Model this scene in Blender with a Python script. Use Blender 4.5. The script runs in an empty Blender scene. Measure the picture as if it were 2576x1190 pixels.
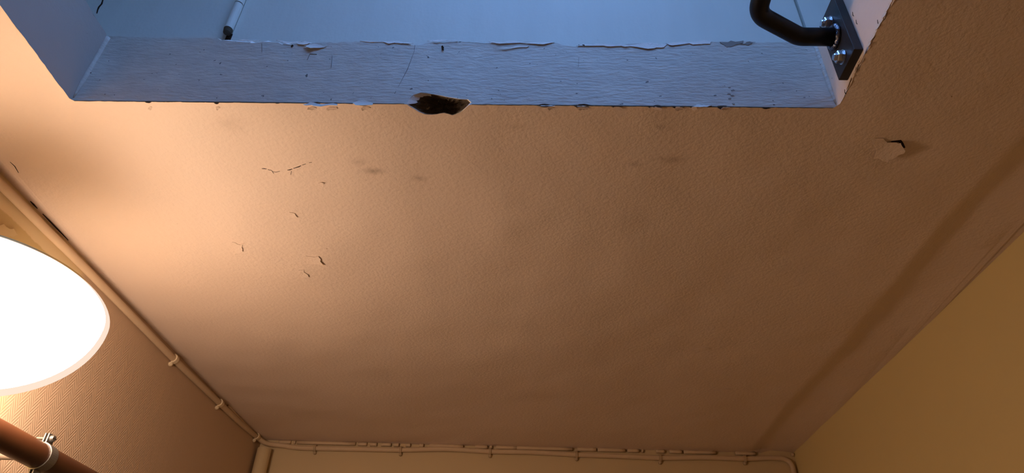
import bpy, bmesh, math, random
from mathutils import Vector, Matrix, noise
from mathutils.geometry import delaunay_2d_cdt

random.seed(7)
sc = bpy.context.scene
COL = sc.collection

# ------------------------------------------------------------------ camera
F = 1697.83
MR = Vector((0.9994417771777524, 0.015617497054677475, 0.029533503305957547))
MU = Vector((-0.01518789473986724, -0.574980629073635, 0.8180260411768429))
MF = Vector((-0.029756711598336563, 0.8180179521109754, 0.5744224648627693))
EYE = Vector((0, 0, 1.6))
cam = bpy.data.cameras.new('camera')
cam.sensor_fit = 'HORIZONTAL'
cam.sensor_width = 36.0
cam.lens = F / 2576 * 36
cam.clip_start = 0.01
camo = bpy.data.objects.new('camera', cam)
COL.objects.link(camo)
camo.matrix_world = Matrix(((MR.x, MU.x, -MF.x, EYE.x), (MR.y, MU.y, -MF.y, EYE.y),
                            (MR.z, MU.z, -MF.z, EYE.z), (0, 0, 0, 1)))
sc.camera = camo

# ------------------------------------------------------------------ world, light, exposure
w = bpy.data.worlds.new('sky')
sc.world = w
w.use_nodes = True
bg = w.node_tree.nodes['Background']
bg.inputs['Color'].default_value = (0.22, 0.45, 1.0, 1)
bg.inputs['Strength'].default_value = 8.0

sc.cycles.use_adaptive_sampling = True
sc.cycles.adaptive_threshold = 0.03
sc.cycles.max_bounces = 8
sc.cycles.use_light_tree = False
sc.view_settings.view_transform = 'Standard'
sc.view_settings.look = 'None'
sc.view_settings.exposure = 0.0
sc.view_settings.gamma = 1.0
sc.view_settings.use_curve_mapping = False
LAMP_COLOR = (1.0, 0.715, 0.50)
LAMP_POWER = 136.0

# ------------------------------------------------------------------ place dimensions (metres)
XL, XR, YB, YF = -1.0029, 0.9691, 2.4932, -1.05      # room walls
ZC = 2.4                                             # ceiling
HX0, HX1, HY, HY0 = -0.7625, 0.4836, 0.7703, -0.62   # hatch opening
ZT = 2.5613                                          # upper floor level
YU = 0.82                                            # wall of the upper room above the hatch
UX0, UX1, UY0, ZR = -1.35, 1.15, -1.2, 3.45          # upper room
STEPX = 0.825                                        # ridge in the ceiling

def ray(px, py):
    return MR * ((px - 1288) / F) + MU * (-(py - 595) / F) + MF
def onx(px, py, x):
    d = ray(px, py); return EYE + d * (x / d.x)
def ony(px, py, y):
    d = ray(px, py); return EYE + d * (y / d.y)
def onz(px, py, z):
    d = ray(px, py); return EYE + d * ((z - EYE.z) / d.z)

# ------------------------------------------------------------------ materials
def mat(name, color, rough=0.6, metal=0.0, bump=None, var=None, spots=None, spec=0.3, extra=None):
    """bump: list of (scale xyz, detail, strength, distance); var: (scale, amount) colour variation;
    spots: (scale, threshold, colour) small flecks."""
    m = bpy.data.materials.new(name); m.use_nodes = True
    nt = m.node_tree; N = nt.nodes; L = nt.links
    b = N['Principled BSDF']
    b.inputs['Roughness'].default_value = rough
    b.inputs['Metallic'].default_value = metal
    b.inputs['Specular IOR Level'].default_value = spec
    tc = N.new('ShaderNodeTexCoord')
    rgb = N.new('ShaderNodeRGB'); rgb.outputs[0].default_value = (*color, 1)
    csock = rgb.outputs[0]
    def mix(a, bcol, fac, mode='MIX'):
        x = N.new('ShaderNodeMix'); x.data_type = 'RGBA'; x.blend_type = mode
        L.new(a, x.inputs['A'])
        if isinstance(bcol, tuple): x.inputs['B'].default_value = (*bcol, 1)
        else: L.new(bcol, x.inputs['B'])
        if isinstance(fac, float): x.inputs['Factor'].default_value = fac
        else: L.new(fac, x.inputs['Factor'])
        return x.outputs['Result']
    def nz(scale, detail=3, rough_=0.6, dist=0.0):
        mp = N.new('ShaderNodeMapping'); L.new(tc.outputs['Object'], mp.inputs['Vector'])
        mp.inputs['Scale'].default_value = scale if isinstance(scale, tuple) else (scale,) * 3
        n = N.new('ShaderNodeTexNoise'); n.inputs['Scale'].default_value = 1
        n.inputs['Detail'].default_value = detail; n.inputs['Roughness'].default_value = rough_
        n.inputs['Distortion'].default_value = dist
        L.new(mp.outputs[0], n.inputs['Vector']); return n.outputs['Fac']
    def ramp(sock, p0, p1):
        r = N.new('ShaderNodeMapRange'); L.new(sock, r.inputs['Value'])
        r.inputs['From Min'].default_value = p0; r.inputs['From Max'].default_value = p1
        return r.outputs['Result']
    if var:
        for sc_, amt, col2 in var:
            f = ramp(nz(sc_, 4), 0.35, 0.75)
            mm = N.new('ShaderNodeMath'); mm.operation = 'MULTIPLY'; L.new(f, mm.inputs[0]); mm.inputs[1].default_value = amt
            csock = mix(csock, col2, mm.outputs[0])
    if spots:
        for sc_, th, col2 in spots:
            f = ramp(nz(sc_, 2), th, th + 0.03)
            csock = mix(csock, col2, f)
    hsock = None
    if bump:
        prev = None
        for sc_, det, st, dist in bump:
            bn = N.new('ShaderNodeBump'); bn.inputs['Strength'].default_value = st
            bn.inputs['Distance'].default_value = dist
            L.new(nz(sc_, det, 0.55, 0.0), bn.inputs['Height'])
            if prev: L.new(prev, bn.inputs['Normal'])
            prev = bn.outputs[0]
        L.new(prev, b.inputs['Normal']); hsock = prev
    if extra:
        csock = extra(nt, tc, csock, mix, nz, ramp, hsock, b) or csock
    L.new(csock, b.inputs['Base Color'])
    return m

def ceiling_stains(nt, tc, cs, mix, nz, ramp, h, b):
    # hand smudges and damp blotches with shapes of their own
    N, L = nt.nodes, nt.links
    n = nz(22, 4)
    for (px, py, rx, ry, amt) in [(940, 428, .034, .016, .30), (1052, 446, .026, .016, .22), (905, 405, .03, .02, .13),
                                  (1690, 400, .05, .02, .22), (1600, 412, .03, .015, .15), (590, 318, .05, .035, .14),
                                  (1672, 318, .022, .014, .22), (1290, 320, .05, .02, .10), (2130, 262, .05, .035, .12)]:
        c = onz(px, py, ZC)
        mp = N.new('ShaderNodeMapping'); L.new(tc.outputs['Object'], mp.inputs['Vector'])
        mp.inputs['Location'].default_value = (-c.x / rx, -c.y / ry, 0)
        mp.inputs['Scale'].default_value = (1 / rx, 1 / ry, 0)
        g = N.new('ShaderNodeTexGradient'); g.gradient_type = 'QUADRATIC_SPHERE'; L.new(mp.outputs[0], g.inputs['Vector'])
        a = N.new('ShaderNodeMath'); a.operation = 'MULTIPLY'; L.new(g.outputs['Fac'], a.inputs[0]); L.new(ramp(n, .3, .65), a.inputs[1])
        a2 = N.new('ShaderNodeMath'); a2.operation = 'MULTIPLY'; L.new(a.outputs[0], a2.inputs[0]); a2.inputs[1].default_value = amt * 2.6
        a2.use_clamp = True
        cs = mix(cs, (.16, .09, .05), a2.outputs[0])
    return cs

M_CEIL = mat('ceiling_paint', (0.80, 0.65, 0.55), 0.55,
             bump=[((3.5, 3.5, 3.5), 2, .5, .02), ((105, 105, 105), 3, .34, .0032), ((190, 190, 190), 2, .28, .002)],
             var=[(2.5, .25, (.72, .575, .48))], spots=[(60, .78, (.40, .26, .17))], extra=ceiling_stains)
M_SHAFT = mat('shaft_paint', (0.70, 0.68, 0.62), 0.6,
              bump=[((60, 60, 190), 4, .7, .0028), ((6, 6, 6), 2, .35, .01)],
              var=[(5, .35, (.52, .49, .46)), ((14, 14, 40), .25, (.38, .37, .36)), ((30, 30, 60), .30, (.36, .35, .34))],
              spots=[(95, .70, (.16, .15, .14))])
M_SHAFT_L = mat('shaft_side_shaded', (0.46, 0.42, 0.39), 0.65,
                bump=[((120, 120, 120), 3, .35, .002)], var=[(6, .3, (.40, .37, .34))], spots=[(80, .76, (.14, .13, .12))])  # shade of the left face put into a darker shaft colour
M_SHAFT_R = mat('shaft_right_lamplit', (0.80, 0.66, 0.55), 0.65, bump=[((120, 120, 120), 3, .25, .002)], var=[(6, .3, (.72, .59, .49))], spots=[(80, .76, (.2, .17, .14))])  # warm lamp light on the right face put into the base colour
M_USIDE = mat('upper_room_boarding', (0.26, 0.22, 0.17), 0.6, bump=[((60, 60, 5), 3, .3, .003)])
M_GREY = mat('grey_stain', (0.30, 0.28, 0.26), 0.9)
M_UPPER = mat('upper_paint', (0.70, 0.71, 0.66), 0.6,
              bump=[((45, 45, 20), 3, .25, .003), ((160, 160, 160), 2, .12, .0015)],
              var=[((20, 20, 3), .22, (.52, .53, .49))], spots=[(38, .76, (.30, .27, .20))])
M_RWALL = mat('right_wall_paint', (0.68, 0.535, 0.26), 0.6, bump=[((90, 90, 90), 3, .10, .002)],
              var=[(2.5, .2, (.63,.49,.24))], spots=[(22, .8, (.3, .2, .08))])
M_BWALL = mat('back_wall_paint', (0.62, 0.48, 0.29), 0.6, bump=[((60, 60, 60), 3, .18, .002)], var=[(4, .2, (.56,.43,.26))])
M_FWALL = mat('front_wall_boarding', (0.30, 0.20, 0.13), 0.6, bump=[((40, 40, 6), 3, .2, .002)])
M_FLOOR = mat('floor_tiles', (0.13, 0.095, 0.07), 0.5, bump=[((30, 30, 30), 3, .2, .002)])
M_UFLOOR = mat('upper_floor_boards', (0.38, 0.34, 0.28), 0.6, bump=[((8, 60, 8), 3, .2, .002)])
M_PLASTER = mat('bare_plaster', (0.86, 0.85, 0.82), 0.8, bump=[((180, 180, 180), 3, .5, .002)])
M_FLAKE = mat('curled_paint', (0.74, 0.73, 0.70), 0.6)
M_CFLAKE = mat('curled_ceiling_paint', (0.72, 0.55, 0.40), 0.6)
M_TORN = mat('torn_wallpaper', (0.62, 0.46, 0.24), 0.6)
M_CAVITY = mat('broken_cavity', (0.15, 0.12, 0.095), 0.95, bump=[((120, 120, 120), 4, 1.0, .008)],
               var=[(60, .8, (.05, .038, .03))], spots=[(110, .66, (.42, .32, .22))], spec=.1)
M_CRACK = mat('crack_dark', (0.035, 0.022, 0.015), 0.95, spec=.05)
M_SCUFF_SHADE = mat('scuff_shade_dark', (0.10, 0.08, 0.06), 0.95, spec=.05)  # scuffs and hairlines, also the painted shadow along the arris
M_CABLE = mat('painted_cable', (0.66, 0.50, 0.34), 0.5, bump=[((50, 50, 50), 3, .3, .003)], var=[(20, .3, (.52, .38, .25))])
M_CLIP = mat('painted_clip', (0.74, 0.60, 0.42), 0.5)
M_CLIPB = mat('dark_clip', (0.50, 0.37, 0.24), 0.6)  # darker tone for the clips on the back wall
M_BLACK = mat('black_powder_coat', (0.005, 0.005, 0.006), 0.40, spec=.22)
M_PLATE = mat('dark_steel_plate', (0.030, 0.028, 0.030), 0.5, metal=.3, var=[(30, .4, (.055, .05, .05))])
M_ZINC = mat('zinc_bolt', (0.55, 0.57, 0.60), 0.28, metal=1.0)
M_WELD = mat('weld_bead', (0.16, 0.16, 0.19), 0.28, metal=1.0, bump=[((200, 200, 200), 2, .8, .003)])
M_PIPE = mat('brown_enamel_pipe', (0.085, 0.030, 0.012), 0.30, var=[(9, .6, (.05, .017, .008))], spec=.5)
M_CLAMP = mat('galvanised_clamp', (0.26, 0.25, 0.24), 0.42, metal=.9)
M_STUD = mat('pale_stud', (0.24, 0.20, 0.17), 0.5, metal=.3)
M_BRASS = mat('lamp_metal', (0.55, 0.42, 0.22), 0.35, metal=1.0)
M_FRAME = mat('white_frame', (0.7, 0.7, 0.68), 0.5)

def wallpaper(nt, tc, cs, mix, nz, ramp, h, b):
    N, L = nt.nodes, nt.links
    def mth(op, a, bb=None, c=None):
        n = N.new('ShaderNodeMath'); n.operation = op
        for i, v in enumerate((a, bb, c)):
            if v is None: continue
            if isinstance(v, (int, float)): n.inputs[i].default_value = v
            else: L.new(v, n.inputs[i])
        return n.outputs[0]
    sp = N.new('ShaderNodeSeparateXYZ'); L.new(tc.outputs['Object'], sp.inputs[0])
    y, z = sp.outputs['Y'], sp.outputs['Z']
    P = 0.036
    tri = mth('PINGPONG', y, P / 2)                       # 0..P/2 zigzag across the columns
    ph = mth('SUBTRACT', z, mth('MULTIPLY', tri, 1.75))
    wv = mth('SINE', mth('MULTIPLY', ph, 2 * math.pi / 0.0112))
    # the relief is painted over near the ceiling and thins out towards the lamp side
    fade = ramp(mth('ADD', z, mth('MULTIPLY', nz(5, 2), .10)), 2.42, 2.30)
    fade = mth('MULTIPLY', fade, mth('MULTIPLY', ramp(y, 2.05, 1.55), ramp(y, 1.12, 1.45)))
    hgt = mth('MULTIPLY', wv, fade)
    bn = N.new('ShaderNodeBump'); bn.inputs['Strength'].default_value = .21; bn.inputs['Distance'].default_value = .0022
    L.new(hgt, bn.inputs['Height']); L.new(h, bn.inputs['Normal']); L.new(bn.outputs[0], b.inputs['Normal'])
    # ragged band of older yellow wall above the wallpaper towards the camera end
    edge = mth('ADD', mth('MULTIPLY', nz(30, 4), .014), mth('MULTIPLY', y, -.10))
    k = ramp(mth('SUBTRACT', y, mth('MULTIPLY', nz(14, 3), .12)), 1.16, 1.13)
    cs = mix(cs, (.62, .46, .22), k)
    strip = mth('MULTIPLY', ramp(mth('ADD', z, mth('MULTIPLY', nz(45, 4), .010)), 2.350, 2.353), ramp(y, 1.28, 1.26))
    cs = mix(cs, (.78, .62, .38), strip)
    return cs
M_LWALL = mat('herringbone_wallpaper', (0.62, 0.46, 0.33), 0.6, bump=[((70, 70, 70), 3, .10, .002)],
              var=[(4, .25, (.55, .40, .29))], extra=wallpaper)

def emit(name, color, strength, transp=0.0):
    m = bpy.data.materials.new(name); m.use_nodes = True
    nt = m.node_tree; N = nt.nodes; L = nt.links
    N.remove(N['Principled BSDF'])
    e = N.new('ShaderNodeEmission'); e.inputs['Color'].default_value = (*color, 1); e.inputs['Strength'].default_value = strength
    out = N['Material Output']
    if transp:
        t = N.new('ShaderNodeBsdfTransparent'); mx = N.new('ShaderNodeMixShader'); mx.inputs[0].default_value = transp
        L.new(e.outputs[0], mx.inputs[1]); L.new(t.outputs[0], mx.inputs[2]); L.new(mx.outputs[0], out.inputs['Surface'])
    else:
        L.new(e.outputs[0], out.inputs['Surface'])
    return m
M_OPAL = emit('opal_glass_skin', (1.0, .77, .62), 1.05, 0.22)
M_OPAL.cycles.emission_sampling = 'NONE'
M_GLOW = emit('lit_opal_glass', LAMP_COLOR, LAMP_POWER)
mg = bpy.data.materials.new('window_glass'); mg.use_nodes = True
_n = mg.node_tree.nodes; _l = mg.node_tree.links; _n.remove(_n['Principled BSDF'])
_t = _n.new('ShaderNodeBsdfTransparent'); _t.inputs[0].default_value = (.93, .95, .96, 1)
_g = _n.new('ShaderNodeBsdfGlossy'); _g.inputs['Roughness'].default_value = .05
_x = _n.new('ShaderNodeMixShader'); _x.inputs[0].default_value = .06
_l.new(_t.outputs[0], _x.inputs[1]); _l.new(_g.outputs[0], _x.inputs[2]); _l.new(_x.outputs[0], _n['Material Output'].inputs['Surface'])
M_GLASS = mg

# ------------------------------------------------------------------ mesh helpers
def obj(name, bm, m, parent=None, smooth=False, label=None, cat=None, group=None, kind=None):
    me = bpy.data.meshes.new(name)
    bmesh.ops.recalc_face_normals(bm, faces=bm.faces[:])
    bm.to_mesh(me); bm.free()
    if smooth:
        for p in me.polygons: p.use_smooth = True
    me.materials.append(m)
    o = bpy.data.objects.new(name, me); COL.objects.link(o)
    if parent:
        o.parent = parent
        o.matrix_parent_inverse = parent.matrix_world.inverted() if parent.type != 'EMPTY' else Matrix.Translation(-parent.location)
    tag(o, label, cat, group, kind)
    return o
def tag(o, label=None, cat=None, group=None, kind=None):
    if label: o['label'] = label
    if cat: o['category'] = cat
    if group: o['group'] = group
    if kind: o['kind'] = kind
def thing(name, label, cat, loc, group=None):
    o = bpy.data.objects.new(name, None); COL.objects.link(o); o.location = loc
    o.empty_display_size = .05
    tag(o, label, cat, group); return o
def box(bm, a, b):
    (x0, y0, z0), (x1, y1, z1) = a, b
    v = [bm.verts.new(p) for p in ((x0,y0,z0),(x1,y0,z0),(x1,y1,z0),(x0,y1,z0),(x0,y0,z1),(x1,y0,z1),(x1,y1,z1),(x0,y1,z1))]
    for f in ((0,3,2,1),(4,5,6,7),(0,1,5,4),(1,2,6,5),(2,3,7,6),(3,0,4,7)): bm.faces.new([v[i] for i in f])
def bevel(bm, off, seg=2):
    bmesh.ops.bevel(bm, geom=bm.edges[:], offset=off, segments=seg, affect='EDGES', profile=.5)
def mkbox(a, b, bev=0):
    bm = bmesh.new(); box(bm, a, b)
    if bev: bevel(bm, bev)
    return bm
def smoothpath(pts, n=6):
    P = [Vector(p) for p in pts]; out = []
    for i in range(len(P) - 1):
        p0 = P[max(i-1,0)]; p1 = P[i]; p2 = P[i+1]; p3 = P[min(i+2,len(P)-1)]
        for k in range(n):
            t = k / n
            out.append(.5*((2*p1)+(p2-p0)*t+(2*p0-5*p1+4*p2-p3)*t*t+(3*p1-p0-3*p2+p3)*t**3))
    out.append(P[-1]); return out
def tube(bm, pts, r, seg=12, caps=True):
    pts = [Vector(p) for p in pts]; rs = r if isinstance(r, (list, tuple)) else [r]*len(pts)
    rings = []; nrm = None
    for i, p in enumerate(pts):
        t = (pts[min(i+1,len(pts)-1)] - pts[max(i-1,0)]).normalized()
        if nrm is None: nrm = t.orthogonal().normalized()
        nrm = (nrm - t * nrm.dot(t)).normalized(); bi = t.cross(nrm)
        rings.append([bm.verts.new(p + (nrm*math.cos(a) + bi*math.sin(a))*rs[i]) for a in [2*math.pi*k/seg for k in range(seg)]])
    for a, b in zip(rings, rings[1:]):
        for k in range(seg): bm.faces.new((a[k], a[(k+1)%seg], b[(k+1)%seg], b[k]))
    if caps: bm.faces.new(rings[0][::-1]); bm.faces.new(rings[-1])
def lathe(bm, prof, c, axis=Vector((0,0,1)), seg=64):
    ax = Vector(axis).normalized(); u = ax.orthogonal().normalized(); v = ax.cross(u); rings = []
    for r, h in prof:
        if r < 1e-6: rings.append([bm.verts.new(c + ax*h)])
        else: rings.append([bm.verts.new(c + ax*h + (u*math.cos(a)+v*math.sin(a))*r) for a in [2*math.pi*k/seg for k in range(seg)]])
    for a, b in zip(rings, rings[1:]):
        for k in range(seg):
            k2 = (k+1) % seg
            if len(a) == 1: bm.faces.new((a[0], b[k2], b[k]))
            elif len(b) == 1: bm.faces.new((a[k], a[k2], b[0]))
            else: bm.faces.new((a[k], a[k2], b[k2], b[k]))
def inpoly(x, y, poly):
    c = False; j = len(poly)-1
    for i in range(len(poly)):
        xi, yi = poly[i]; xj, yj = poly[j]
        if (yi > y) != (yj > y) and x < (xj-xi)*(y-yi)/(yj-yi)+xi: c = not c
        j = i
    return c
def fill2d(outer, holes=(), extra=(), to3d=None):
    """triangulated sheet with the outline `outer`, cut-outs `holes` and inner points `extra`"""
    vs = []; es = []
    for loop in (outer, *holes):
        s = len(vs); vs += [Vector(p) for p in loop]
        es += [(s+i, s+(i+1) % len(loop)) for i in range(len(loop))]
    vs += [Vector(p) for p in extra]
    V, E_, Fc, *_ = delaunay_2d_cdt(vs, es, [], 0, 1e-7)
    bm = bmesh.new(); bv = [bm.verts.new(to3d(p.x, p.y)) for p in V]
    for f in Fc:
        cx = sum(V[i].x for i in f)/len(f); cy = sum(V[i].y for i in f)/len(f)
        if inpoly(cx, cy, outer) and not any(inpoly(cx, cy, h) for h in holes):
            bm.faces.new([bv[i] for i in f])
    for v in [v for v in bm.verts if not v.link_faces]: bm.verts.remove(v)
    return bm
def jag(pts, amp, step, seed=0, keep=True):
    """subdivide a 2-D polyline and roughen it"""
    rnd = random.Random(seed); out = []
    for a, b in zip(pts, pts[1:]):
        a = Vector(a); b = Vector(b); L = (b-a).length; n = max(1, int(L/step)); nn = Vector((-(b-a).y, (b-a).x))/max(L, 1e-9)
        for k in range(n):
            p = a.lerp(b, k/n)
            out.append(p if k == 0 else p + nn*rnd.uniform(-amp, amp))
    out.append(Vector(pts[-1])); return [(p.x, p.y) for p in out]

# ------------------------------------------------------------------ the hole broken out of the hatch edge
HOLE_C = [onz(px, py, ZC) for px, py in [(1040,273),(1055,282),(1066,286),(1086,288),(1099,287),(1117,284),(1130,287),(1138,289.5),(1148,287),(1164,279)]]
HOLE_S = [ony(px, py, HY) for px, py in [(1029,250),(1040,239),(1058,233.5),(1075,235),(1095,238),(1117,242),(1140,246),(1156,249),(1178,250),(1186,258)]]
HX_A = onz(1024, 268, ZC).x; HX_B = onz(1181, 270.5, ZC).x

# ------------------------------------------------------------------ ceiling (structure)
edge_ch = [(HX0, HY)]
def chip(px, depth, wd):                                  # a bite out of the ceiling edge
    x = onz(px, 266, ZC).x; return [(x-wd, HY), (x-wd*.5, HY+depth*.8), (x, HY+depth), (x+wd*.6, HY+depth*.6), (x+wd, HY)]
chips = [(378,.003,.006),(548,.004,.005),(700,.002,.004),(790,.004,.012),(835,.004,.010),(917,.005,.012),
         (1372,.004,.014),(1464,.006,.013),(1552,.004,.010),(1648,.006,.012),(1706,.004,.010),(1745,.003,.006),(1822,.005,.011),(1930,.003,.008)]
far = [(HX0+.006, HY)]
for c in chips[:6]: far += chip(*c)
far += [(HX_A, HY)] + [(p.x, p.y) for p in HOLE_C] + [(HX_B, HY)]
for c in chips[6:]: far += chip(*c)
far += [(HX1-.008, HY)]
far = jag(far, .0007, .006, 3)
hatch_loop = far + jag([(HX1, HY-.01), (HX1, HY0)], .0016, .008, 5) + jag([(HX0, HY0), (HX0, HY-.006)], .0008, .01, 6)
def ceil_z(x, y):
    d = max(HX0-x, x-HX1, HY0-y, y-HY, 0)                 # distance from the hatch edge
    k = min(1, d/.06) * min(1, (YB-y)/.05, (x-XL)/.05, (XR-x)/.05) if d else 0
    z = ZC + .006*k*(noise.noise((x*3.1, y*3.1, 1.3))) + .0022*k*noise.noise((x*11, y*11, 4.1))
    t = (x - (STEPX-.030 + .012*noise.noise((y*2.2, 0, 9)))) / .055   # a ridge runs along the right side
    t = max(0, min(1, t)); z += .011*(t*t*(3-2*t))
    q = max(0, min(1, (x-STEPX-.03)/.11)); z -= .012*q*q
    return z
grid = []
g = .03
ny = int((YB-YF)/g); nx = int((XR-XL)/g)
for j in range(1, ny):
    for i in range(1, nx):
        x = XL+(XR-XL)*i/nx; y = YF+(YB-YF)*j/ny
        if HX0-.02 < x < HX1+.02 and HY0-.02 < y < HY+.03: continue
        grid.append((x, y))
for j in range(1, ny*2):
    for k in range(9): grid.append((STEPX-.045+k*.0105+.001, YF+(YB-YF)*j/(ny*2)+.0013))
outer = [(XL-.05, YF-.05), (XR+.05, YF-.05), (XR+.05, YB+.05), (XL-.05, YB+.05)]
ceiling = obj('ceiling', fill2d(outer, [hatch_loop], grid, lambda x, y: (x, y, ceil_z(x, y))), M_CEIL, smooth=True, kind='structure')

# ------------------------------------------------------------------ room walls and floor (structure)
def quad(pts):
    bm = bmesh.new(); bm.faces.new([bm.verts.new(p) for p in pts]); return bm
ZW = ZC + .03
wall_left = obj('wall_left', mkbox((XL-.1, YF-.1, 0), (XL, YB+.1, ZW)), M_LWALL, kind='structure')
wall_right = obj('wall_right', mkbox((XR, YF-.1, 0), (XR+.1, YB+.1, ZW)), M_RWALL, kind='structure')
wall_back = obj('wall_back', mkbox((XL, YB, 0), (XR, YB+.1, ZW)), M_BWALL, kind='structure')
wall_front = obj('wall_front', mkbox((XL, YF-.1, 0), (XR, YF, ZW)), M_FWALL, kind='structure')
floor = obj('floor', mkbox((XL-.1, YF-.1, -.1), (XR+.1, YB+.1, 0)), M_FLOOR, kind='structure')

# ------------------------------------------------------------------ hatch shaft (structure)
top_px = [(272,90),(345,94),(420,95),(520,94),(575,97),(605,100),(640,101),(662,99),(690,101),(712,106),(745,107),(770,103),(800,104),
          (840,105),(905,103),(955,104),(1010,103),(1045,110),(1075,105),(1090,103),(1150,103),(1200,106),(1250,107),(1290,105),(1340,106),
          (1398,107),(1420,112),(1445,115),(1455,112),(1475,111),(1500,109),(1540,112),(1570,111),(1610,108),(1660,109),(1700,107),(1740,106),(1790,104),
          (1838,103),(1870,103),(1900,106),(1960,105),(2046,112)]
topz = [(p.x, p.z) for p in (ony(px, py, HY) for px, py in top_px)]
topz[0] = (HX0, topz[0][1]); topz[-1] = (HX1, topz[-1][1])
top_j = jag(topz, .0012, .006, 11)
lip_d = [max(.0004, .0024+.0050*noise.noise((x*9, 4.4, 0))+.0022*noise.noise((x*55, 1.4, 0))) if -.56 < x < .25 else .0005 for x, z in top_j]
face_top = [(x, z-d) for (x, z), d in zip(top_j, lip_d)]
def bite(px, depth, wd):
    x = ony(px, 266, HY).x; return [(x-wd, ZC), (x-wd*.6, ZC+depth*.8), (x, ZC+depth), (x+wd*.7, ZC+depth*.5), (x+wd, ZC)]
bites = [(795,.004,.016),(840,.003,.012),(915,.007,.016)], [(1372,.004,.014),(1470,.005,.014),(1560,.002,.012),(1655,.004,.010),(1780,.004,.02),(1820,.004,.015)]
bot = [(HX0, ZC)]
for b in bites[0]: bot += bite(*b)
bot += [(HX_A, ZC)] + [(p.x, p.z) for p in HOLE_S] + [(HX_B, ZC)]
for b in bites[1]: bot += bite(*b)
bot += [(HX1, ZC)]
bot = jag(bot, .0006, .006, 12)
inner = [(HX0+.02+(HX1-HX0-.04)*i/50, ZC+.03+.1*j/4) for i in range(51) for j in range(5)]
inner = [p for p in inner if not (HX_A-.01 < p[0] < HX_B+.01 and p[1] < ZC+.045)]
def shaft_y(x, z):
    k = min(1, (z-ZC)/.03, abs(ZT-z)/.02) if ZC < z else 0
    return HY + .0025*max(k, 0)*noise.noise((x*6, z*6, 2.2))
wall_hatch_back = obj('wall_hatch_back', fill2d(bot + face_top[::-1], (), inner, lambda x, z: (x, shaft_y(x, z), z)), M_SHAFT, smooth=True, kind='structure')
# broken top lip of the shaft, bare plaster catching the daylight
bm = bmesh.new(); rnd = random.Random(21); A = []; B = []; Cc = []
for i, (x, z) in enumerate(top_j):
    A.append(bm.verts.new((x, HY, face_top[i][1])))
    B.append(bm.verts.new((x, HY+.003+rnd.uniform(0, .004), z+rnd.uniform(.0003, .0018))))
    Cc.append(bm.verts.new((x, HY+.035, ZT+.001)))
for i in range(len(A)-1):
    bm.faces.new((A[i], A[i+1], B[i+1], B[i])); bm.faces.new((B[i], B[i+1], Cc[i+1], Cc[i]))
obj('broken_lip', bm, M_PLASTER, wall_hatch_back)

ZJ = jag([(HY, ZT), (HY0, ZT)], .0022, .012, 31)
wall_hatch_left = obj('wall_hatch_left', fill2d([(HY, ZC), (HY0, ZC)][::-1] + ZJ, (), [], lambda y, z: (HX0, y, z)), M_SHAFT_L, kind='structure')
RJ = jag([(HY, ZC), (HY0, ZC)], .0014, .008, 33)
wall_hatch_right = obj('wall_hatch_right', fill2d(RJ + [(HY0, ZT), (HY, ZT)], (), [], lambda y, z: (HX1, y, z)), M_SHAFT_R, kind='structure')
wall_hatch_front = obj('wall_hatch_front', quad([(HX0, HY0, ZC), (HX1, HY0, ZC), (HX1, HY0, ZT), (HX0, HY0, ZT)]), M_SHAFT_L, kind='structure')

# filler beads in the shaft corners
for px0, py0, px1, py1, side, par in [(190,246,272,96,0,wall_hatch_back),(2098,262,2052,114,1,wall_hatch_back)]:
    a = ony(px0, py0, HY); b = ony(px1, py1, HY); x = HX0+.0008 if side == 0 else HX1-.0008
    pts = [Vector((x+.0006*noise.noise((k*.5, side*5, 0)), HY-.0006, a.z+(b.z-a.z)*k/14)) for k in range(15)]
    bm = bmesh.new(); tube(bm, pts, [(.0042+.0010*noise.noise((k*.7, 3+side, 0)))*min(1, .25+k*.25) for k in range(15)], 10)
    obj('filler_bead', bm, M_SHAFT, par, smooth=True, label='pale filler bead in the shaft corner')

# solid core of the slab behind the shaft faces
for nm, a, b in (('wall_hatch_core', (HX0-.3, HY+.0085, ZC+.0085), (HX_A-.012, YB, ZT-.01)), ('wall_hatch_core', (HX_B+.012, HY+.0085, ZC+.0085), (STEPX-.08, YB, ZT-.01)),
                 ('wall_hatch_core', (HX_A-.012, HY+.10, ZC+.0085), (HX_B+.012, YB, ZT-.01)), ('wall_hatch_core', (HX_A-.012, HY+.02, ZC+.08), (HX_B+.012, HY+.10, ZT-.01)),
                 ('wall_hatch_core', (HX1+.006, HY0-.3, ZC+.022), (XR+.1, HY+.0085, ZT-.01)), ('wall_hatch_core', (XL-.1, HY0-.3, ZC+.0085), (HX0-.006, HY+.0085, ZT-.01))):
    obj(nm, mkbox(a, b), M_PLASTER, kind='structure')

# inside of the broken hole: a rim of bare plaster, then a dark rough cavity
def rough(L, seed):
    r_ = random.Random(seed); out = []
    for i, p in enumerate(L):
        q = L[(i+1) % len(L)]; out.append(p)
        for t in (.33, .67):
            m_ = p.lerp(q, t); out.append(m_)
    return out
loop = [Vector((HX_A, HY, ZC))] + HOLE_S + [Vector((HX_B, HY, ZC))] + HOLE_C[::-1]
loop = rough(loop, 4)
cen = sum(loop, Vector())/len(loop) + Vector((.004, .016, .014))
rim_in = []
for i, p in enumerate(loop):
    t = .045
    if p.z > ZC+.002 and p.x < HX_A+.035: t = .24           # wide pale crescent on the left
    q = p.lerp(cen, t*random.uniform(.85, 1.2)) + Vector((0, .001, .001)); rim_in.append(q)
bm = bmesh.new(); r0 = [bm.verts.new(p) for p in loop]; r1 = [bm.verts.new(p) for p in rim_in]; n = len(loop)
for i in range(n): bm.faces.new((r0[i], r0[(i+1)%n], r1[(i+1)%n], r1[i]))
obj('hole_rim', bm, M_PLASTER, wall_hatch_back, label='pale plaster rim of the broken hole')
bm = bmesh.new(); rings = [[bm.verts.new(p) for p in rim_in]]
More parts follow.
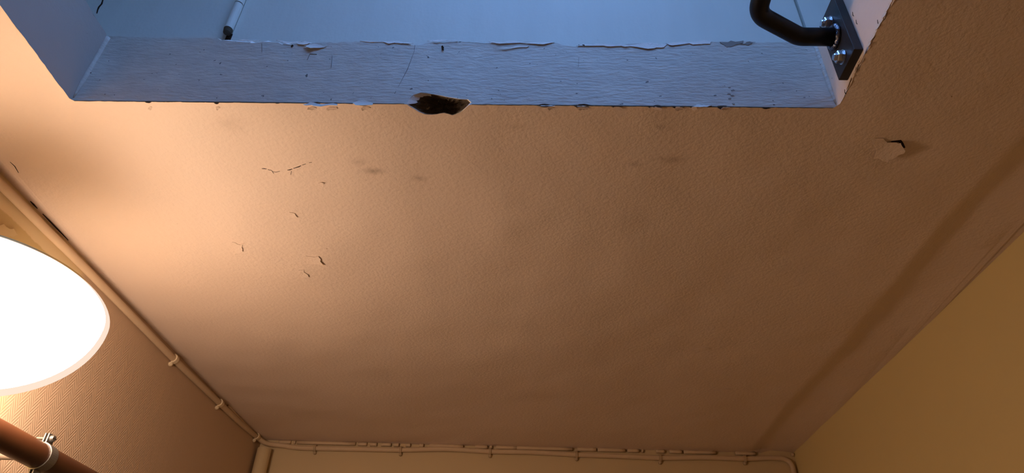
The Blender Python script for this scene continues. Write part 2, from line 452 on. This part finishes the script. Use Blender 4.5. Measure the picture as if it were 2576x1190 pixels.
for t in (.12, .3, .5, .72):
    rings.append([bm.verts.new(p.lerp(cen, t) + Vector((0, .009, .008))*min(1, t*3) + noise.noise_vector(p*160+Vector((t*9, 0, 0)))*.0035) for p in rim_in])
for a, b in zip(rings, rings[1:]):
    for i in range(n): bm.faces.new((a[i], a[(i+1)%n], b[(i+1)%n], b[i]))
cv = bm.verts.new(cen + Vector((0, .008, .008)))
for i in range(n): bm.faces.new((rings[-1][i], rings[-1][(i+1)%n], cv))
obj('broken_hole', bm, M_CAVITY, wall_hatch_back, label='dark hole broken out of the edge')

# ------------------------------------------------------------------ upper room (structure)
# slab top around the hatch
ub = [(UX0-.1, UY0-.1), (UX1+.1, UY0-.1), (UX1+.1, YU+.1), (UX0-.1, YU+.1)]
uh = [(HX0, HY0), (HX1, HY0), (HX1, HY+.03), (HX0, HY+.03)]
obj('floor_upper', fill2d(ub, [uh], [], lambda x, y: (x, y, ZT)), M_UFLOOR, kind='structure')
dx0 = ony(603, 40, YU).x; dx1 = ony(2010, 40, YU).x; GAP = .0065
obj('wall_upper_left', mkbox((UX0-.1, YU, ZT), (dx0-.004, YU+.1, ZR)), M_UPPER, kind='structure')
obj('wall_upper_right', mkbox((dx1+GAP, YU, ZT), (UX1+.1, YU+.1, ZR)), M_UPPER, kind='structure')
obj('wall_upper_above_door', mkbox((dx0-.004, YU, ZT+1.02), (dx1+GAP, YU+.1, ZR)), M_UPPER, kind='structure')
obj('wall_upper_recess', mkbox((dx0-.02, YU+.1, ZT), (dx1+.03, YU+.12, ZT+1.05)), M_CRACK, kind='structure')
obj('wall_upper_side', mkbox((UX0-.1, UY0, ZT), (UX0, YU, ZR)), M_USIDE, kind='structure')
obj('wall_upper_side', mkbox((UX1, UY0, ZT), (UX1+.1, YU, ZR)), M_USIDE, kind='structure')
obj('wall_upper_front', mkbox((UX0-.1, UY0-.1, ZT), (UX1+.1, UY0, ZR)), M_USIDE, kind='structure')
# roof with a roof window
wx0, wx1, wy0, wy1 = -.40, .46, -.50, .62
obj('ceiling_upper', fill2d([(UX0-.1, UY0-.1), (UX1+.1, UY0-.1), (UX1+.1, YU+.1), (UX0-.1, YU+.1)],
    [[(wx0, wy0), (wx1, wy0), (wx1, wy1), (wx0, wy1)]], [], lambda x, y: (x, y, ZR)), M_USIDE, kind='structure')
bm = bmesh.new()
for a, b in (((wx0-.03, wy0-.03, ZR), (wx1+.03, wy0+.03, ZR+.06)), ((wx0-.03, wy1-.03, ZR), (wx1+.03, wy1+.03, ZR+.06)),
             ((wx0-.03, wy0+.03, ZR), (wx0+.03, wy1-.03, ZR+.06)), ((wx1-.03, wy0+.03, ZR), (wx1+.03, wy1-.03, ZR+.06))): box(bm, a, b)
win = obj('window_1', bm, M_FRAME, kind='structure')
obj('pane', mkbox((wx0+.03, wy0+.03, ZR+.03), (wx1-.03, wy1-.03, ZR+.034)), M_GLASS, win)
# door leaf above the hatch with a barrel hinge
door = obj('door_1', mkbox((dx0, YU-.002, ZT+.004), (dx1, YU+.035, ZT+1.015), .002), M_UPPER, kind='structure')
hp = ony(590, 45, YU-.012); hx = dx0-.004
hz0 = ony(572, 70, YU-.012).z; hz1 = ony(594, 10, YU-.012).z
bm = bmesh.new(); tube(bm, [(hx, YU-.010, hz0-.002), (hx, YU-.010, hz1-.0015)], .0085, 20); bevel_ok = True
hinge = obj('hinge_barrel', bm, M_UPPER, door, smooth=False, label='painted lower hinge barrel')
bm = bmesh.new(); tube(bm, [(hx, YU-.010, hz1+.0015), (hx, YU-.010, hz1+.045)], .0085, 20)
obj('hinge_barrel', bm, M_UPPER, door)
bm = bmesh.new(); tube(bm, [(hx, YU-.010, hz0-.012), (hx, YU-.010, hz0-.002)], [.0070, .0082], 16)  # dark tip under the lower barrel
obj('hinge_pin_cap', bm, M_SCUFF_SHADE, hinge, label='dark lower end of the hinge')
bm = bmesh.new(); tube(bm, [(hx, YU-.010, hz1-.003), (hx, YU-.010, hz1+.003)], .0068, 16)
obj('hinge_joint', bm, M_CRACK, hinge)
bm = bmesh.new(); box(bm, (hx-.004, YU-.0025, ZT+.002), (hx+.007, YU-.0005, hz0-.006))
obj('seam', bm, M_CRACK, door, label='dark seam below the hinge')

# ------------------------------------------------------------------ cracks, scuffs and flakes
def ribbon(pts3, nrm, wd, thick=.0006):
    """a narrow tapering sliver lying on a surface"""
    bm = bmesh.new(); nrm = Vector(nrm); P = [Vector(p) for p in pts3]; a = []; b = []
    for i, p in enumerate(P):
        t = (P[min(i+1, len(P)-1)] - P[max(i-1, 0)]).normalized(); s = t.cross(nrm)
        ww = wd*(.25+.75*math.sin(math.pi*min(max(i/(len(P)-1), .08), .92)))
        a.append(bm.verts.new(p + s*ww/2 + nrm*thick)); b.append(bm.verts.new(p - s*ww/2 + nrm*thick))
    for i in range(len(P)-1): bm.faces.new((a[i], a[i+1], b[i+1], b[i]))
    r = bmesh.ops.extrude_face_region(bm, geom=bm.faces[:])
    bmesh.ops.translate(bm, verts=[v for v in r['geom'] if isinstance(v, bmesh.types.BMVert)], vec=-nrm*thick*2)
    return bm
def cz(px, py):
    p = onz(px, py, ZC); return Vector((p.x, p.y, ceil_z(p.x, p.y)))
DN = (0, 0, -1)
for pts, wd in [([(658,426),(664,426),(670,427)], .0016), ([(673,428.5),(683,430.5)], .0011), ([(684,433),(694,434.5),(704,432)], .0008), ([(683,431),(688,438)], .0014),
                ([(723,429),(729,428),(735,426)], .0015), ([(738,424.5),(752,420),(757,417.5)], .0016), ([(760,416),(769,413)], .0010), ([(777,410),(784,409)], .0008), ([(733,432),(731,440)], .0016), ([(24,409),(36,420),(46,436)], .0016)]:
    P3 = [cz(*p) for p in pts]
    obj('crack', ribbon(P3, DN, wd), M_CRACK if wd > .0010 else M_SCUFF_SHADE, ceiling)
def flake(outline, hinge_dir, lift, nrm, m, parent, th=.0006, origin=None):
    """thin curled chip of paint: lifts away from the surface along hinge_dir"""
    nrm = Vector(nrm); P = []; O = [Vector(p) for p in outline]; h = Vector(hinge_dir).normalized()
    size = max((p-O[0]).length for p in O); r_ = random.Random(int(O[0].x*1e5)+len(O))
    for p, q in zip(O, O[1:]+O[:1]):
        P += [p]
        for t in (.35, .7):
            e = (q-p).cross(nrm); P.append(p.lerp(q, t) + e*r_.uniform(-.12, .16))
    s = [p.dot(h) for p in P]; s0, s1 = min(s), max(s); c = sum(P, Vector())/len(P)
    bm = bmesh.new(); ring = []; mids = []
    for p in P:
        k = (p.dot(h)-s0)/(s1-s0); ring.append(bm.verts.new(p + nrm*(lift*k*k + .0003)))
        q = c.lerp(p, .5); k = (q.dot(h)-s0)/(s1-s0); mids.append(bm.verts.new(q + nrm*(lift*k*k + .0003)))
    k = (c.dot(h)-s0)/(s1-s0); cv = bm.verts.new(c + nrm*(lift*k*k+.0003)); n = len(P)
    for i in range(n):
        j = (i+1) % n; bm.faces.new((ring[i], ring[j], mids[j], mids[i])); bm.faces.new((mids[i], mids[j], cv))
    r = bmesh.ops.extrude_face_region(bm, geom=bm.faces[:])
    bmesh.ops.translate(bm, verts=[v for v in r['geom'] if isinstance(v, bmesh.types.BMVert)], vec=nrm*th)
    return obj('paint_flake', bm, m, parent)
# big torn flake on the right of the ceiling
fl = [cz(*p) for p in [(2200,342),(2246,350),(2262,350),(2266,358),(2272,366),(2266,373),(2250,382),(2228,396),(2195,392)]]
flake(fl, fl[4]-fl[0], .009, DN, M_CEIL, ceiling)['label'] = 'large curled flake beside a dark tear'
obj('crack', ribbon([cz(*p) for p in [(2240,351),(2262,350),(2267,358),(2274,368)]], DN, .006), M_CRACK, ceiling)
for pts, i, lift in [([(585,606),(606,612),(617,607),(609,618),(612,628),(590,640)], 3, .0018), ([(770,640),(802,641),(808,648),(815,661),(795,660),(772,658)], 3, .0030),
                     ([(752,676),(765,675),(778,692),(760,694)], 2, .0018), ([(728,533),(742,536),(750,545),(735,547)], 2, .0016),
                     ([(800,463),(806,459),(815,459),(812,465),(802,468)], 2, .002), ([(1716,884),(1750,880),(1785,876),(1783,880),(1740,888)], 2, .0012),
                     ([(1795,982),(1838,977),(1836,982),(1800,987)], 1, .0012)]:
    P3 = [cz(*p) for p in pts]; flake(P3, P3[i]-P3[0], lift, DN, M_CEIL, ceiling)
# flakes and chips on the far face of the shaft
def fz(px, py): return ony(px, py, HY)
FN = (0, -1, 0)
P3 = [fz(*p) for p in [(766,118),(778,113),(795,111),(823,117),(815,121),(798,124),(783,128),(774,124)]]
flake(P3, P3[6]-P3[2], .0055, FN, M_FLAKE, wall_hatch_back)['label'] = 'pale arrow-shaped flake of peeling paint'
for pts, wd in [([(779,136),(797,137)], .0009), ([(779,137),(773,151)], .0009), ([(1044,114),(1042,126)], .0012), ([(1043,127),(1025,175),(1002,219)], .0006),
                ([(996,230),(993,236)], .0014), ([(1456,145),(1455,168)], .0007), ([(1800,172),(1802,190)], .0010), ([(836,140),(833,170)], .0005), ([(659,110),(659,132)], .0006)]:
    obj('crack', ribbon([fz(*p) for p in pts], FN, wd), M_SCUFF_SHADE, wall_hatch_back)
for pts in [[(1110,118),(1113,115),(1117,121),(1117,128),(1112,127)], [(1455,113),(1470,114),(1471,117),(1456,116)], [(732,116),(736,113),(739,117),(734,120)]]:
    P3 = [fz(*p) for p in pts]; flake(P3, P3[2]-P3[0], .001, FN, M_CRACK, wall_hatch_back)
# bare plaster patches under the lip
for pts in [[(600,101),(640,103),(655,104),(640,105),(610,104)], [(695,102),(712,106),(740,110),(760,105),(745,109),(715,110)],
            [(745,108),(768,104),(780,110),(770,114),(752,113)], [(905,104),(960,105),(1005,104),(1040,111),(1000,108),(940,107)],
            [(1075,105),(1090,102),(1150,102),(1152,105),(1100,107)], [(1230,106),(1300,104),(1395,107),(1380,109),(1340,112),(1290,110),(1240,109)],
            [(1450,117),(1500,110),(1560,111),(1620,109),(1660,112),(1678,114),(1670,121),(1645,124),(1600,120),(1560,116),(1525,118),(1500,116)],
            [(1675,111),(1730,107),(1790,105),(1785,112),(1755,113),(1720,112),(1690,117)], [(1240,122),(1290,119),(1330,117),(1325,120),(1270,124)]]:
    P3 = [fz(*p) for p in pts]; flake(P3, Vector((0, 0, -1)), .0016, FN, M_PLASTER, wall_hatch_back)
for pts in [[(1810,107),(1838,104),(1870,104),(1868,110),(1845,116),(1828,120),(1822,114)], [(1862,112),(1885,106),(1900,107),(1880,115)]]:
    P3 = [fz(*p) for p in pts]; flake(P3, Vector((0, 0, 1)), .0008, FN, M_GREY, wall_hatch_back)
# chips hanging along the lower edge
for px, wd in [(378,6),(548,5),(785,12),(835,14),(920,13),(1385,8),(1466,16),(1553,12),(1650,16),(1708,13),(1745,8),(1825,13)]:
    r_ = random.Random(px); a = []
    for k in range(9):
        t = 2*math.pi*k/9; a.append(cz(px + wd*math.cos(t)*r_.uniform(.8, 1.1), 271+r_.uniform(-1, 1) + 3.2*math.sin(t)*r_.uniform(.7, 1.1)))
    flake(a, Vector((r_.uniform(-.6, .6), 1, 0)), .0032, DN, M_CEIL, ceiling)
for pts in [[(762,265),(782,256),(785,264),(812,265),(850,263),(848,268),(790,270)], [(888,262),(900,255),(922,256),(940,264),(936,268),(896,269)],
            [(1352,270),(1362,266),(1395,268),(1396,272)], [(1450,270),(1466,267),(1480,271)], [(1752,263),(1770,264),(1790,267),(1770,272),(1740,273)]]:
    P3 = [fz(*p) for p in pts]; flake(P3, Vector((0, 0, -1)), .0035, FN, M_FLAKE, wall_hatch_back)
# grime and rounded-edge shadow painted as a dark line on the lower arris
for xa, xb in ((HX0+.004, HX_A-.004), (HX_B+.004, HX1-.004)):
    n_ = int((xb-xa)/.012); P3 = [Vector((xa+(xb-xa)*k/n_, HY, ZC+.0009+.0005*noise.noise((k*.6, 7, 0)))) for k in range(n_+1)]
    obj('grime_shade_line', ribbon(P3, FN, .0020, .0003), M_SCUFF_SHADE, wall_hatch_back)
# scuff marks on the shaft and the crack in the upper wall
for px, py in [(1835,221),(1843,228),(1834,237),(1842,241),(1836,249),(1845,262)]:
    r_ = random.Random(py); P3 = [fz(px+5*math.cos(t)*r_.uniform(.5, 1.2), py+2*math.sin(t)*r_.uniform(.5, 1.2)) for t in (0, 1, 2, 3, 4, 5)]
    flake(P3, Vector((0, 0, 1)), .0001, FN, M_GREY, wall_hatch_back)
cr = [ony(px, py, YU) for px, py in [(262,-30),(259,0),(256,10),(249,18),(246,25),(244,34)]]
wul = bpy.data.objects['wall_upper_left']
obj('crack', ribbon(cr, FN, .0035), M_CRACK, wul)
# right edge of the hatch: peeling chips
for k, (px, py) in enumerate([(2243,20),(2232,38),(2215,62),(2203,88),(2192,104),(2178,124),(2166,146),(2155,168),(2150,182),(2135,205)]):
    r_ = random.Random(k+90); c = onx(px, py, HX1)
    P3 = [Vector((HX1, c.y+.012*math.cos(t)*r_.uniform(.6, 1.3), ZC+.0028+.004*math.sin(t)*r_.uniform(.6, 1.3))) for t in (0, .8, 1.6, 2.4, 3.1, 3.9, 4.7, 5.5)]
    flake(P3, Vector((0, r_.uniform(-1, 1), -1)), .0022, (-1, 0, 0), M_CFLAKE, wall_hatch_right)
for px, py in [(2145,30),(2154,50),(2208,50),(2125,225)]:
    c = onx(px, py, HX1); obj('scuff', ribbon([c, c+Vector((0, .002, -.005)), c+Vector((0, .001, -.009))], (-1, 0, 0), .0012), M_SCUFF_SHADE, wall_hatch_right)

# ------------------------------------------------------------------ black grab bar on the hatch side
PX = HX1 - .014; PZ0, PZ1 = 2.411, 2.541; PYC = .692; BZ = 2.4765; SPAN = .46
grab = thing('grab_bar', 'black steel grab bar bolted by its plate to the right side of the hatch', 'grab bar', (HX1, PYC-SPAN/2, PZ0))
for e, yc in ((0, PYC), (1, PYC-SPAN)):
    pl = obj('mounting_plate', mkbox((PX, yc-.030, PZ0), (HX1-.0004, yc+.030, PZ1), .0008), M_PLATE, grab)
    for nz_, dy in ((2.510, 0), (2.4295, 0)):
        c = Vector((PX, yc+dy, nz_))
        bm = bmesh.new(); lathe(bm, [(0, 0), (.0115, 0), (.0115, .0018), (0, .0018)], c, (-1, 0, 0), 24)
        obj('washer', bm, M_ZINC, pl)
        bm = bmesh.new(); rot = random.Random(int(nz_*999)+e).uniform(0, 1)
        prof = [(0, .0018), (.0088, .0018), (.0098, .003), (.0098, .0095), (.0086, .0108), (0, .0108)]
        lathe(bm, prof, c, (-1, 0, 0), 6)
        bmesh.ops.rotate(bm, verts=bm.verts[:], cent=c, matrix=Matrix.Rotation(rot, 3, 'X'))
        obj('nut', bm, M_ZINC, pl)
        bm = bmesh.new(); lathe(bm, [(0, .010), (.0052, .010), (.0056, .011), (.0056, .0135), (.0046, .0150), (0, .0150)], c, (-1, 0, 0), 20)
        obj('stud_end', bm, M_ZINC, pl)
    bm = bmesh.new(); ring = [(PX-.003, yc+.0165*math.cos(t), BZ+.0165*math.sin(t)) for t in [2*math.pi*k/28 for k in range(29)]]
    tube(bm, ring, [.0042+.0007*math.sin(k*2.3) for k in range(29)], 8, caps=False)
    obj('weld_bead', bm, M_WELD if e == 0 else M_PLATE, pl, smooth=True)
def arcpath(ctrl, rad, n=8):
    P = [Vector(p) for p in ctrl]; out = [P[0]]
    for i in range(1, len(P)-1):
        a = (P[i-1]-P[i]).normalized(); b = (P[i+1]-P[i]).normalized(); ang = math.acos(max(-1, min(1, a.dot(b))))
        d = rad/math.tan(ang/2); p0 = P[i]+a*d; p1 = P[i]+b*d
        for k in range(n+1):
            t = k/n; out.append(p0*(1-t)**2 + P[i]*2*t*(1-t) + p1*t*t)
    out.append(P[-1]); return out
yc2 = PYC-SPAN
ctrl = [(PX-.001, PYC, BZ), (PX-.056, PYC, BZ), (.336, PYC-.042, BZ), (.332, PYC-.15, BZ), (.332, yc2+.15, BZ), (.336, yc2+.042, BZ), (PX-.056, yc2, BZ), (PX-.001, yc2, BZ)]
bm = bmesh.new(); tube(bm, arcpath(ctrl, .036, 10), .0142, 28)
obj('bar', bm, M_BLACK, grab, smooth=True)

# ------------------------------------------------------------------ painted cable with clips
CR = .0088
def onwall_l(px, py): return onx(px, py, XL+CR)
def onwall_b(px, py): return ony(px, py, YB-CR)
# cable run, left wall then back wall
lp = [(-140,335),(-70,400),(0,463),(60,522),(130,592),(200,661),(260,722),(320,783),(390,855),(437,903),(500,964),(552,1014),(600,1060),(630,1086),(647,1098)]
bp = [(745,1126),(793,1128),(900,1130),(1008,1132),(1120,1130),(1233,1136),(1340,1138),(1450,1144),(1560,1148),(1660,1152),(1770,1151),(1873,1154),(1935,1152),(1972,1155),(1990,1167),(1997,1190),(1999,1230),(2000,1290)]
cpts = [onwall_l(*p) for p in lp] + [Vector((XL+.028, YB-.036, ZC-.019)), Vector((XL+.052, YB-.0175, ZC-.020)), Vector((XL+.085, YB-.0105, ZC-.0205))] + [onwall_b(*p) for p in bp]
ZLIM = ZC-.0095
for p in cpts:
    p.z = min(p.z, ZLIM); p.x = min(p.x, XR-CR-.001)
cable = thing('wall_cable', 'paint-covered cable clipped along the top of the left and back walls', 'cable', (XL, YB, ZC-.02))
bm = bmesh.new(); path = smoothpath(cpts, 5)
for p in path: p.z = min(p.z, ZLIM)
tube(bm, path, CR, 12); obj('cable', bm, M_CABLE, cable, smooth=True)
for px, py, wl in [(437,903,'l'),(552,1014,'l'),(645,1097,'l'),(793,1128,'b'),(1008,1132,'b'),(1233,1136,'b'),(1450,1144,'b'),(1660,1152,'b'),(1873,1154,'b')]:
    c = onwall_l(px, py) if wl == 'l' else onwall_b(px, py)
    c.z = min(c.z, ZLIM); c.y = min(c.y, YB-CR)
    out = Vector((1, 0, 0)) if wl == 'l' else Vector((0, -1, 0)); al = Vector((0, 1, 0)) if wl == 'l' else Vector((1, 0, 0)); up = Vector((0, 0, 1))
    bm = bmesh.new(); big = wl == 'l'
    rr = CR + .0022; W = .0130 if big else .0085
    arc = [c + out*rr*math.sin(t) + up*rr*math.cos(t) for t in [math.radians(d) for d in range(10, 181, 17)]]
    arc.append(c - up*(rr+.008) - out*(CR-.004))
    # strap: swept flat section
    A2 = []
    for i, p in enumerate(arc):
        t = (arc[min(i+1, len(arc)-1)]-arc[max(i-1, 0)]).normalized(); nn = t.cross(al)
        A2.append([bm.verts.new(p + al*sx*W/2 + nn*sy*.002) for sx, sy in ((-1, -1), (1, -1), (1, 1), (-1, 1))])
    for a, b in zip(A2, A2[1:]):
        for k in range(4): bm.faces.new((a[k], a[(k+1)%4], b[(k+1)%4], b[k]))
    bm.faces.new(A2[0]); bm.faces.new(A2[-1][::-1])
    cl = obj('clip', bm, M_CLIP if big else M_CLIPB, cable)
    bm = bmesh.new(); hc = c - up*(CR+.0065) - out*(CR-.001)
    lathe(bm, [(0, 0), (.0062, 0), (.0066, .004), (.0050, .0085), (.002, .0100), (0, .0100)], hc, out, 12)
    obj('nail_head', bm, M_CLIP if big else M_CLIPB, cl, smooth=True)

for seg in ([(62,505),(70,513),(82,523)], [(96,537),(115,556),(140,580),(165,603)]):
    P3 = [onz(px, py, ZC) for px, py in seg]; P3 = [Vector((XL+.0062, p.y, ZC-.0012)) for p in P3]
    obj('gap', ribbon(P3, Vector((.7, 0, -.7)), .0032), M_CRACK, wall_left)
# paint bead sealing the gap between cable and ceiling on the back wall, broken in places
bead = [(712,1118,1120),(800,885,0),(900,915,0),(935,946,0),(985,1005,0)]
segs = [(700,730),(738,742),(746,893),(900,922),(930,947),(958,983),(990,1003),(1020,1032),(1055,1065),(1080,1165),(1195,1226),(1232,1238),(1248,1300),(1300,1440),(1452,1500),(1503,1572),(1578,1607),(1614,1618),(1650,1672),(1684,1715),(1720,1800),(1850,1900),(1990,1996)]
for x0, x1 in segs:
    a = []
    for k in range(5):
        px = x0+(x1-x0)*k/4; py = 1119.5 + (px-700)*.0168
        p = ony(px, py, YB-.006); a.append(Vector((p.x, YB-.0055, ZC-.0065)))
    bm = bmesh.new(); tube(bm, a, .0068, 8); obj('paint_bead', bm, M_CABLE, wall_back, smooth=True)
a = [Vector((XL+.005, onx(px, py, XL+.005).y, ZC-.004)) for px, py in [(575,1016),(600,1044),(630,1075),(648,1095)]]
bm = bmesh.new(); tube(bm, a, .0042, 8); obj('paint_bead', bm, M_CABLE, wall_left, smooth=True)

# ------------------------------------------------------------------ vertical pipe in the back left corner
pc = ony(674, 1150, YB-.03)
pipe2 = thing('corner_pipe', 'painted vertical pipe in the back left corner below the cable', 'pipe', (XL+.034, YB-.034, 0))
bm = bmesh.new(); tube(bm, [(XL+.034, YB-.034, 0), (XL+.034, YB-.034, ZC-.042)], .0250, 24)
obj('pipe_run', bm, M_BWALL, pipe2, smooth=False)
bm = bmesh.new(); tube(bm, [(XL+.034, YB-.034, ZC-.046), (XL+.034, YB-.034, ZC-.0405)], [.0255, .0225], 24)
obj('pipe_end', bm, M_CABLE, pipe2)

# ------------------------------------------------------------------ brown pipe along the left wall with its clamp
PXB, PZB, PRB = -.890, 1.9528, .0226
bp_ = thing('brown_pipe', 'brown enamelled pipe held off the left wall below the lamp', 'pipe', (PXB, .35, PZB-PRB))
bm = bmesh.new(); tube(bm, [(PXB, -.6+3.09*k/30, PZB) for k in range(31)], PRB, 32); obj('pipe_run', bm, M_PIPE, bp_, smooth=True)
def clamp(yc):
    cl = thing('pipe_clamp', 'galvanised two-screw clamp fixing the brown pipe to the wallpapered wall', 'pipe clamp', (XL, yc, PZB))
    bm = bmesh.new(); Rr = PRB+.0016; prof = []
    W = .011
    rings = []
    for k in range(40):
        t = 2*math.pi*k/40
        rings.append([bm.verts.new((PXB+rr*math.cos(t), yc+yy, PZB+rr*math.sin(t))) for rr, yy in ((PRB+.0002, -W), (Rr+.0006, -W), (Rr+.0006, W), (PRB+.0002, W))])
    for k in range(40):
        a, b = rings[k], rings[(k+1) % 40]
        for j in range(4): bm.faces.new((a[j], a[(j+1)%4], b[(j+1)%4], b[j]))
    obj('ring', bm, M_CLAMP, cl)
    for s in (1, -1):
        z0 = PZB+s*(Rr-.001); z1 = PZB+s*(Rr+.018)
        for dx in (-.0032, .0032):
            bm = mkbox((PXB+dx-.0015, yc-W*.9, min(z0, z1)), (PXB+dx+.0015, yc+W*.9, max(z0, z1)), .0012)
            obj('ear', bm, M_CLAMP, cl)
        c = Vector((PXB, yc, PZB+s*(Rr+.010)))
        bm = bmesh.new(); lathe(bm, [(0, -.022), (.0030, -.022), (.0030, .005), (.0066, .005), (.0066, .0085), (.0050, .0108), (0, .0112)], c, (1, 0, 0), 20)
        sw = obj('screw', bm, M_CLAMP, cl)
        obj('slot', mkbox((c.x+.0102, c.y-.0052, c.z-.0007), (c.x+.0116, c.y+.0052, c.z+.0007)), M_CRACK, sw)
    bm = bmesh.new(); lathe(bm, [(0, 0), (.0065, 0), (.0065, PXB-PRB-XL-.002), (0, PXB-PRB-XL-.002)], Vector((XL+.0005, yc, PZB)), (1, 0, 0), 20)
    obj('stud', bm, M_STUD, cl)
    bm = bmesh.new(); lathe(bm, [(0, 0), (.0190, 0), (.0190, .004), (.0150, .010), (.0105, .030), (.0100, .034), (0, .034)], Vector((XL+.0005, yc, PZB)), (1, 0, 0), 28)
    obj('wall_rosette', bm, M_STUD, cl, smooth=False)
    return cl
clamp(onx(103, 1150, PXB).y)

# ------------------------------------------------------------------ wall lamp
LC = Vector((-.88, .924, 2.1095)); LR, LH, LD = .1888, .0732, .1484     # rim radius, dome above and bowl below the rim
def lens(s, n=56):
    prof = []
    for k in range(n+1):
        q = math.sin(-math.pi/2 + math.pi*k/n)
        prof.append((max(0, LR*s*max(0, 1-abs(q)**2.02)**.5626), (LH if q > 0 else LD)*s*q))
    prof[0] = (0, prof[0][1]); prof[-1] = (0, prof[-1][1]); return prof
lamp = thing('wall_lamp', 'glowing white opal glass lamp shade beside the left wall', 'lamp', (LC.x, LC.y, LC.z-LD))
def flatback(bm, gap):                                      # the shade is cut flat where it meets the wall
    for v in bm.verts: v.co.x = max(v.co.x, XL + gap)
    return bm
bm = bmesh.new(); lathe(bm, lens(1.0), LC, (0, 0, 1), 96)
shade = obj('shade', flatback(bm, .008), M_OPAL, lamp, smooth=True)
bm = bmesh.new(); lathe(bm, lens(.955), LC + Vector((0, 0, .005)), (0, 0, 1), 96)
obj('glow_core', flatback(bm, .012), M_GLOW, shade, smooth=True, label='brightly lit inner layer of the glass')
cap = [(0, LH+.004), (.02, LH+.003)] + [(r, h+.0025) for r, h in lens(1.0)[::-1] if .02 < r < .161 and h > 0]  # unseen cap, added to hold lamp light off the ceiling above
cap += [(r, h-.004) for r, h in cap[::-1][:-1]] + [(0, LH-.002)]
bm = bmesh.new(); lathe(bm, cap, LC, (0, 0, 1), 64)
obj('light_block_cap', flatback(bm, .006), M_BRASS, lamp, smooth=False, label='added cap over the glass that blocks upward light')
bm = bmesh.new(); lathe(bm, [(0, 0), (.060, 0), (.060, .005), (.054, .007), (0, .007)], Vector((XL+.0005, LC.y, LC.z-.02)), (1, 0, 0), 40)
obj('wall_plate', bm, M_BRASS, lamp)
# torn wallpaper edge above the lamp
P3 = [onx(px, py, XL) for px, py in [(-20,562),(5,563),(14,572),(28,575),(41,590),(30,596),(0,592),(-20,590)]]
flake(P3, Vector((0, 0, 1)), .004, (1, 0, 0), M_TORN, wall_left)['label'] = 'torn edge of wallpaper curling off'
bpy.context.view_layer.update()
